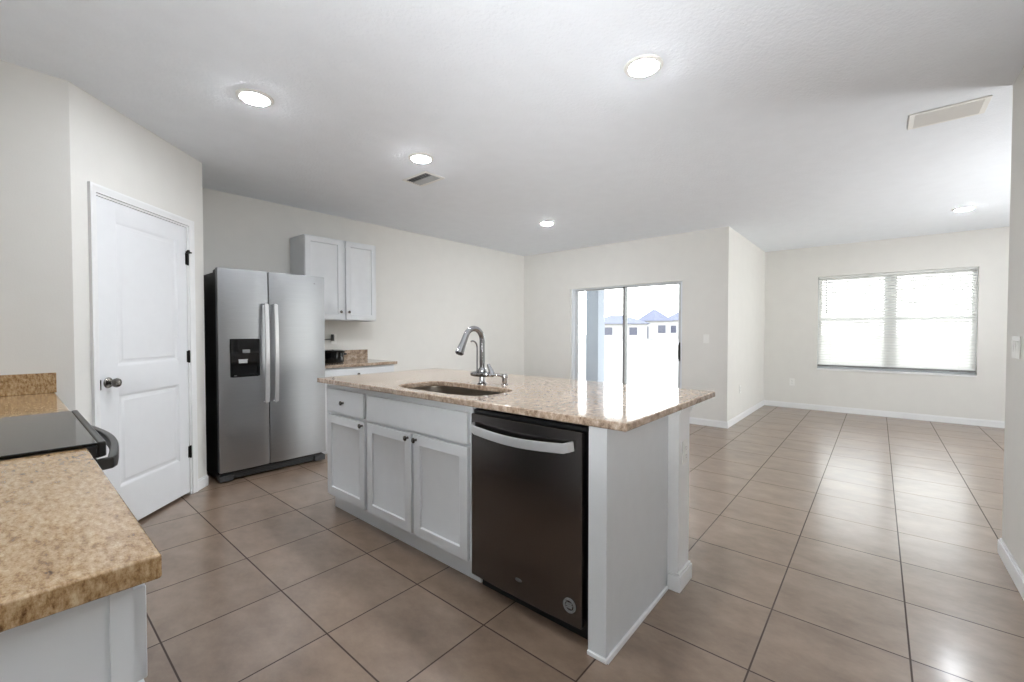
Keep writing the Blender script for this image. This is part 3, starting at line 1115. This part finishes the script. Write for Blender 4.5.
gr.build('kick_grille', 'dark_grey', fg)
for a, b in ((0.004, 0.100), (FWD - 0.100, FWD - 0.004)):
    f_ = MB()
    f_.box(a, b, 0.018, 0.120, 0.010, 0.060)
    f_.lathe([(0.02, 0), (0.02, 0.07)], ((a + b) / 2 - 0.035, 0.085, 0.02), 'X', 16)
    f_.build('roller_foot', 'dark_grey', fg, bevel=0.003)
for a, b in ((0.012, 0.075), (FWD - 0.075, FWD - 0.012)):
    MB().box(a, b, 0.086, 0.170, 1.743, 1.762).box(a, b, 0.100, 0.150, 1.762, 1.766).build('hinge_cover', 'dark_grey', fg, bevel=0.004)

# ------------------------------------------------------------------ cabinets on the refrigerator wall
bc = thing('base_cabinet', 'white base cabinet right of the refrigerator, mostly hidden by the island', 'cabinet', (2.004, 4.228, 0))
bw = 0.876
carcass(bc, bw, FW - 4.228 - 0.002, 0.112, 0.878, [(0, 0.045), (bw / 2 - 0.03, bw / 2 + 0.03), (bw - 0.045, bw)], [(0.112, 0.15), (0.655, 0.705), (0.845, 0.878)])
MB().box(0, bw, 0.055, 0.070, 0, 0.1115).build('toe_board', 'cabinet', bc)
shaker(bc, 'drawer', 0.022, bw - 0.022, 0.700, 0.862, (0.415, 0.800), flat=True)
shaker(bc, 'door', 0.022, bw / 2 - 0.012, 0.130, 0.680, (bw / 2 - 0.040, 0.650))
shaker(bc, 'door', bw / 2 + 0.012, bw - 0.022, 0.130, 0.680, (bw / 2 + 0.040, 0.650))
fct = thing('countertop', 'short granite countertop with a low splash right of the refrigerator', 'countertop', (2.001, 4.193, 0.880))
MB().box(0, 0.902, 0, FW - 4.193 - 0.001, 0, 0.032).build('slab', 'granite', fct, bevel=0.004)
MB().box(0, 0.902, FW - 4.193 - 0.022, FW - 4.193 - 0.001, 0.0325, 0.150).build('backsplash', 'granite', fct, bevel=0.002)

uc = thing('wall_cabinet', 'white double-door cabinet hung on the wall above the short countertop', 'cabinet', (2.000, 4.512, 1.372))
uw, uh = 0.831, 0.884
b = MB()
b.box(0, 0.018, 0.019, FW - 4.513, 0, uh).box(uw - 0.018, uw, 0.019, FW - 4.513, 0, uh)
b.box(0.018, uw - 0.018, 0.019, FW - 4.513, 0.012, 0.03).box(0.018, uw - 0.018, 0.019, FW - 4.513, uh - 0.018, uh)
b.box(0.018, uw - 0.018, FW - 4.523, FW - 4.513, 0.03, uh - 0.018)
b.build('carcass', 'cabinet', uc)
b = MB()
b.box(0, 0.038, 0, 0.019, 0, uh).box(uw - 0.038, uw, 0, 0.019, 0, uh).box(0.393, 0.467, 0, 0.019, 0, uh)
for a, c in ((0.038, 0.393), (0.467, uw - 0.038)):
    b.box(a, c, 0, 0.019, 0, 0.038).box(a, c, 0, 0.019, uh - 0.038, uh)
b.build('face_frame', 'cabinet', uc, bevel=0.0008)
shaker(uc, 'door', 0.003, 0.411, 0.012, uh - 0.008, (0.381, 0.096))
shaker(uc, 'door', 0.447, 0.819, 0.012, uh - 0.008, (0.475, 0.096))

pot = thing('cooking_pot', 'black round pot on the short countertop beside the refrigerator', 'pot', (2.285, 4.50, 0.9125))
pm = MB()
pm.lathe([(0.0, 0.0), (0.108, 0.0), (0.116, 0.006), (0.119, 0.020), (0.122, 0.112), (0.130, 0.120), (0.131, 0.127), (0.126, 0.128), (0.118, 0.118), (0.115, 0.03), (0.0, 0.02)], (0, 0, 0), 'Z', 40)
pm.build('pot_body', 'black_gloss', pot)
MB().lathe([(0.127, 0.1285), (0.127, 0.133), (0.10, 0.140), (0.0, 0.146)], (0, 0, 0), 'Z', 40).build('lid', 'black_gloss', pot)
pg = MB()
pg.tube([(0.118, -0.03, 0.085), (0.150, -0.026, 0.092), (0.154, 0.0, 0.094), (0.150, 0.026, 0.092), (0.118, 0.03, 0.085)], 0.007, 10)
pg.build('side_handle', 'black', pot)

# ------------------------------------------------------------------ left counters and range (local x along +y of the room, local -y to the aisle)
LF = 0.142
nct = tag(MB().box(-0.642, 0.0, 0, 0.885, 0, 0.036).build('kitchen_countertop', 'granite_warm_lit', None, loc=(LF, 0.788, 0.889), bevel=0.0045, seg=3),
          'tan granite countertop in the foreground, nearest the camera', 'countertop')
ncb = thing('end_cabinet', 'white base cabinet under the tan foreground countertop', 'cabinet', (0.112, 0.822, 0), 90)
nw = 1.672 - 0.822
carcass(ncb, nw, 0.60, 0.112, 0.887, [(0, 0.045), (nw / 2 - 0.03, nw / 2 + 0.03), (nw - 0.045, nw)], [(0.112, 0.15), (0.655, 0.725), (0.845, 0.887)])
MB().box(-0.006, -0.0005, -0.001, 0.024, 0.112, 0.886).build('end_stile', 'cabinet', ncb)
MB().box(0, nw, 0.055, 0.070, 0, 0.1115).box(0, 0.016, 0.0705, 0.60, 0, 0.1115).build('toe_board', 'cabinet', ncb)
shaker(ncb, 'drawer', 0.020, nw / 2 - 0.012, 0.720, 0.862, (nw / 4, 0.79), flat=True)
shaker(ncb, 'drawer', nw / 2 + 0.012, nw - 0.020, 0.720, 0.862, (nw * 0.75, 0.79), flat=True)
shaker(ncb, 'door', 0.020, nw / 2 - 0.012, 0.130, 0.700, (nw / 2 - 0.04, 0.67))
shaker(ncb, 'door', nw / 2 + 0.012, nw - 0.020, 0.130, 0.700, (nw / 2 + 0.04, 0.67))

fcl = thing('corner_countertop', 'tan granite countertop piece beyond the range with a low end splash', 'countertop', (0.166, 2.440, 0.889))
MB().box(-0.666, 0, 0, LW - 2.440 - 0.001, 0, 0.036).build('slab', 'granite_warm_lit', fcl, bevel=0.006)
MB().box(-0.666, 0.004, LW - 2.440 - 0.022, LW - 2.440 - 0.001, 0.0365, 0.142).build('backsplash', 'granite_warm_lit', fcl, bevel=0.002)
fcb = thing('corner_cabinet', 'white base cabinet between the range and the left wall', 'cabinet', (0.130, 2.442, 0), 90)
cw = LW - 2.442 - 0.002
carcass(fcb, cw, 0.60, 0.112, 0.887, [(0, 0.045), (cw / 2 - 0.03, cw / 2 + 0.03), (cw - 0.045, cw)], [(0.112, 0.15), (0.655, 0.705), (0.845, 0.887)])
MB().box(0, cw, 0.055, 0.070, 0, 0.1115).build('toe_board', 'cabinet', fcb)
shaker(fcb, 'drawer', 0.020, cw - 0.020, 0.720, 0.862, (cw / 2, 0.79), flat=True)
shaker(fcb, 'door', 0.020, cw / 2 - 0.012, 0.130, 0.700, (cw / 2 - 0.04, 0.67))
shaker(fcb, 'door', cw / 2 + 0.012, cw - 0.020, 0.130, 0.700, (cw / 2 + 0.04, 0.67))

rg = thing('range', 'black glass-top electric range set between the two tan countertops', 'range', (0.135, 1.680, 0), 90)
RGW = 0.752
MB().box(0.002, RGW - 0.002, 0.002, 0.60, 0.06, 0.912).build('body', 'case', rg, bevel=0.002)
MB().box(-0.003, RGW + 0.003, -0.028, 0.585, 0.9265, 0.934).build('cooktop', 'black_gloss', rg, bevel=0.002)
tr_ = MB()
tr_.box(-0.004, RGW + 0.004, -0.046, -0.0285, 0.893, 0.9355)
tr_.box(-0.004, RGW + 0.004, -0.0285, 0.0, 0.893, 0.926)
tr_.build('front_trim', 'black', rg, bevel=0.004)
MB().box(0.0, RGW, -0.030, 0.0, 0.215, 0.884).build('oven_door', 'black_gloss', rg, bevel=0.004)
MB().box(0.0, RGW, -0.028, 0.0, 0.065, 0.205).build('storage_drawer', 'black_gloss', rg, bevel=0.004)
hb = MB()
pts = [(0.040, -0.026, 0.860), (0.046, -0.060, 0.861)]
for i in range(15):
    u = i / 14
    pts.append((0.060 + (RGW - 0.10) * u, -0.066 - 0.033 * math.sin(PI * u), 0.862))
pts += [(RGW - 0.026, -0.060, 0.861), (RGW - 0.020, -0.026, 0.860)]
hb.bar(pts, 0.022, 0.034)
hb.build('handle', 'dark_metal', rg, bevel=0.005)
MB().box(0.0, RGW, 0.588, 0.622, 0.93, 1.11).build('back_guard', 'black', rg, bevel=0.004)

# ------------------------------------------------------------------ ceiling lights, vents
LIGHTS = [
    ((0.953, 2.758), 'round white ceiling light nearest the pantry door'),
    ((2.124, 0.928), 'round white ceiling light over the sink-side end of the island, largest in the photo'),
    ((2.114, 2.728), 'round white ceiling light beside the small dark-slatted vent'),
    ((4.376, 3.152), 'small round ceiling light near the sliding patio door wall'),
    ((6.827, -0.699), 'round ceiling light in front of the living-room window'),
]


def ceiling_light(x, y, label):
    t = thing('ceiling_light', label, 'ceiling light', (x, y, CEIL), 0, 'recessed ceiling lights')
    MB().lathe([(0.096, 0.0), (0.096, 0.005), (0.090, 0.009), (0.078, 0.012), (0.072, 0.010), (0.072, 0.0)], (0, 0, 0), '-Z', 40).build('trim_ring', 'white_plastic', t)
    MB().lathe([(0.072, 0.006), (0.070, 0.013), (0.060, 0.017), (0.035, 0.021), (0.0, 0.022)], (0, 0, 0), '-Z', 40).build('lens', 'lamp', t)
    return t


first = ceiling_light(*LIGHTS[0][0], LIGHTS[0][1])
for (x, y), lab in LIGHTS[1:]:
    copy_thing(first, (x, y, CEIL), None, lab)
copy_thing(first, (-1.4, -1.2, CEIL), None, 'added round ceiling light behind the camera, unseen fill')  # extra lamp out of view, put in as fill

v1 = thing('ceiling_vent', 'small ceiling air vent with dark slots above the island', 'vent', (2.412, 3.080, CEIL))
b = MB()
hx, hy = 0.108, 0.165
b.box(-hx, hx, -hy, -hy + 0.026, -0.006, 0).box(-hx, hx, hy - 0.026, hy, -0.006, 0)
b.box(-hx, -hx + 0.026, -hy + 0.026, hy - 0.026, -0.006, 0).box(hx - 0.026, hx, -hy + 0.026, hy - 0.026, -0.006, 0)
b.build('vent_frame', 'white_plastic', v1, bevel=0.002)
MB().box(-hx + 0.026, hx - 0.026, -hy + 0.026, hy - 0.026, -0.0015, -0.0003).build('backing', 'black', v1)
for i in range(7):
    x = -hx + 0.036 + i * 0.0225
    sgn = -1 if i < 3 else 1
    s_ = MB()
    s_.bar([(x, -hy + 0.024, -0.007), (x, hy - 0.024, -0.007)], 0.013, 0.0012, (0.7 * sgn, 0, 1))
    s_.build('louver', 'light_grey', v1)
v2 = thing('return_vent', 'long white ceiling return grille at the upper right', 'vent', (3.794, -0.305, CEIL))
b = MB()
hx, hy = 0.127, 0.175
b.box(-hx, hx, -hy, -hy + 0.028, -0.007, 0).box(-hx, hx, hy - 0.028, hy, -0.007, 0)
b.box(-hx, -hx + 0.022, -hy + 0.028, hy - 0.028, -0.007, 0).box(hx - 0.022, hx, -hy + 0.028, hy - 0.028, -0.007, 0)
b.build('vent_frame', 'white_plastic', v2, bevel=0.002)
MB().box(-hx + 0.022, hx - 0.022, -hy + 0.028, hy - 0.028, -0.0015, -0.0003).build('backing', 'mid_grey', v2)
for i in range(12):
    x = -hx + 0.030 + i * 0.0175
    s_ = MB()
    s_.bar([(x, -hy + 0.026, -0.005), (x, hy - 0.026, -0.005)], 0.017, 0.0012, (0.6, 0, 1))
    s_.build('louver', 'white_plastic', v2)


# ------------------------------------------------------------------ outlets and switches (local -y to the room)
def wall_plate(name, label, cat, loc, rz, gangs=1, kind='outlet', group=None):
    t = thing(name, label, cat, loc, rz, group)
    w_ = 0.070 + 0.046 * (gangs - 1)
    MB().box(-w_ / 2, w_ / 2, -0.006, -0.0003, -0.0575, 0.0575).build('plate', 'white_plastic', t, bevel=0.0025)
    for g in range(gangs):
        cx_ = (g - (gangs - 1) / 2) * 0.046
        if kind == 'outlet':
            for zz in (0.0195, -0.0195):
                r = MB().lathe([(0.017, 0.0055), (0.017, 0.0085), (0.0155, 0.009), (0.0, 0.009)], (cx_, 0, zz), '-Y', 24, 1.0, 0.82).build('receptacle', 'white_plastic', t)
                sl_ = MB()
                sl_.box(cx_ - 0.0075, cx_ - 0.0055, -0.0094, -0.0088, zz, zz + 0.008).box(cx_ + 0.0050, cx_ + 0.0070, -0.0094, -0.0088, zz + 0.001, zz + 0.008)
                sl_.box(cx_ - 0.0025, cx_ + 0.0025, -0.0094, -0.0088, zz - 0.009, zz - 0.005)
                sl_.build('slots', 'dark_grey', r)
        else:
            m = MB()
            m.face(((cx_ - 0.016, -0.0062, -0.033), (cx_ + 0.016, -0.0062, -0.033), (cx_ + 0.016, -0.011, 0.033), (cx_ - 0.016, -0.011, 0.033)))
            m.face(((cx_ - 0.016, -0.0062, 0.033), (cx_ - 0.016, -0.0062, -0.033), (cx_ - 0.016, -0.011, 0.033)))
            m.face(((cx_ + 0.016, -0.0062, 0.033), (cx_ + 0.016, -0.011, 0.033), (cx_ + 0.016, -0.0062, -0.033)))
            m.face(((cx_ - 0.016, -0.0062, 0.033), (cx_ - 0.016, -0.011, 0.033), (cx_ + 0.016, -0.011, 0.033), (cx_ + 0.016, -0.0062, 0.033)))
            m.build('rocker', 'white_plastic', t, smooth=False)
    return t


wall_plate('wall_outlet', 'white wall outlet above the short countertop, a dark plug in it', 'outlet', (2.475, FW, 1.165), 0)
wall_plate('wall_outlet', 'white outlet on the end post of the island', 'outlet', (2.150, 0.717, 0.660), 0)
wall_plate('wall_outlet', 'white outlet low on the short wall beside the living room', 'outlet', (6.70, PW, 0.440), 0)
wall_plate('wall_outlet', 'white outlet low under the left side of the living-room window', 'outlet', (WW, 1.066, 0.425), -90)
wall_plate('light_switch', 'white light switch right of the sliding patio door', 'switch', (SW, 1.738, 1.155), -90, 1, 'switch')
wall_plate('light_switch', 'white triple light switch on the wall end at the right edge', 'switch', (3.365, RW, 1.168), 180, 3, 'switch')

pg = thing('power_plug', 'dark plug and cord in the wall outlet beside the refrigerator', 'plug', (2.475, FW - 0.0096, 1.185))
MB().box(-0.034, -0.010, -0.030, 0.0, -0.040, 0.034).build('plug_body', 'dark_grey', pg, bevel=0.004)
MB().tube([(-0.034, -0.016, -0.020), (-0.080, -0.018, -0.022), (-0.16, -0.020, -0.030), (-0.30, -0.014, -0.06)], 0.006, 10).build('cord', 'dark_grey', pg)

# ------------------------------------------------------------------ outdoors seen through the sliding door
GZ = -0.14
struct('ground', MB().box(6.21, 180, -60, 160, GZ - 0.2, GZ), 'ground')
struct('patio', MB().box(SW + 0.165, 8.9, 1.64, 5.2, GZ + 0.001, -0.02), 'patio')
pc = thing('porch_column', 'square white stucco porch column outside the sliding door', 'column', (8.35, 4.71, -0.02))
MB().box(-0.15, 0.15, -0.15, 0.15, 0.0, 2.75).build('shaft', 'stucco', pc, bevel=0.01)
MB().box(-0.18, 0.18, -0.18, 0.18, 0.0005, 0.14).build('plinth', 'stucco', pc, bevel=0.01)
struct('wall_porch', MB().box(SW + 0.16, 8.1, 5.4, 5.52, GZ, 2.7), 'stucco')


def house(label, x, y, w_, d_, h_, rise, rz, wins):
    t = thing('house', label, 'house', (x, y, GZ), rz, 'houses beyond the patio door')
    MB().box(-w_ / 2, w_ / 2, -d_ / 2, d_ / 2, 0, h_).build('walls', 'house', t)
    r = MB()
    e = 0.5
    a = [r.bm.verts.new(p) for p in ((-w_ / 2 - e, -d_ / 2 - e, h_), (w_ / 2 + e, -d_ / 2 - e, h_), (w_ / 2 + e, d_ / 2 + e, h_), (-w_ / 2 - e, d_ / 2 + e, h_))]
    k = max(0.0, w_ / 2 - d_ / 2)
    p = [r.bm.verts.new(q) for q in ((-k - 0.01, 0, h_ + rise), (k + 0.01, 0, h_ + rise))]
    for f_ in ((a[0], a[1], p[1], p[0]), (a[1], a[2], p[1]), (a[2], a[3], p[0], p[1]), (a[3], a[0], p[0]), (a[3], a[2], a[1], a[0])):
        r.bm.faces.new(f_)
    r.build('roof', 'roof', t, smooth=False)
    for wx, wz, ww, wh in wins:
        MB().box(wx - ww / 2, wx + ww / 2, -d_ / 2 - 0.04, -d_ / 2 + 0.02, wz, wz + wh).build('window', 'house_glass', t)
    return t


def polar(u, dist):
    """point on the ground in the direction of bearing u (degrees from +x)"""
    return (dist * math.cos(math.radians(u)), dist * math.sin(math.radians(u)))


for lab, ang, dist, w_, d_, h_, rise, wins in (
    ('leftmost pale house beyond the patio door, its roof crossing behind the mullion', 26.6, 74, 9, 7, 2.7, 1.5, [(-1.4, 0.9, 1.2, 1.2), (2.4, 0.9, 1.2, 1.2)]),
    ('middle pale house beyond the patio door, with a pointed hip roof', 22.1, 85, 5.6, 5, 3.4, 2.2, [(-1.5, 0.2, 1.0, 2.2), (1.3, 1.2, 1.3, 1.4)]),
    ('pale house with a grey roof, farthest right through the patio door', 18.2, 98, 8.8, 7, 3.8, 2.4, [(-2.9, 1.2, 1.5, 1.5), (1.2, 1.0, 1.6, 1.6)]),
):
    x, y = polar(ang, dist)
    house(lab, x, y, w_, d_, h_, rise, ang - 90, wins)
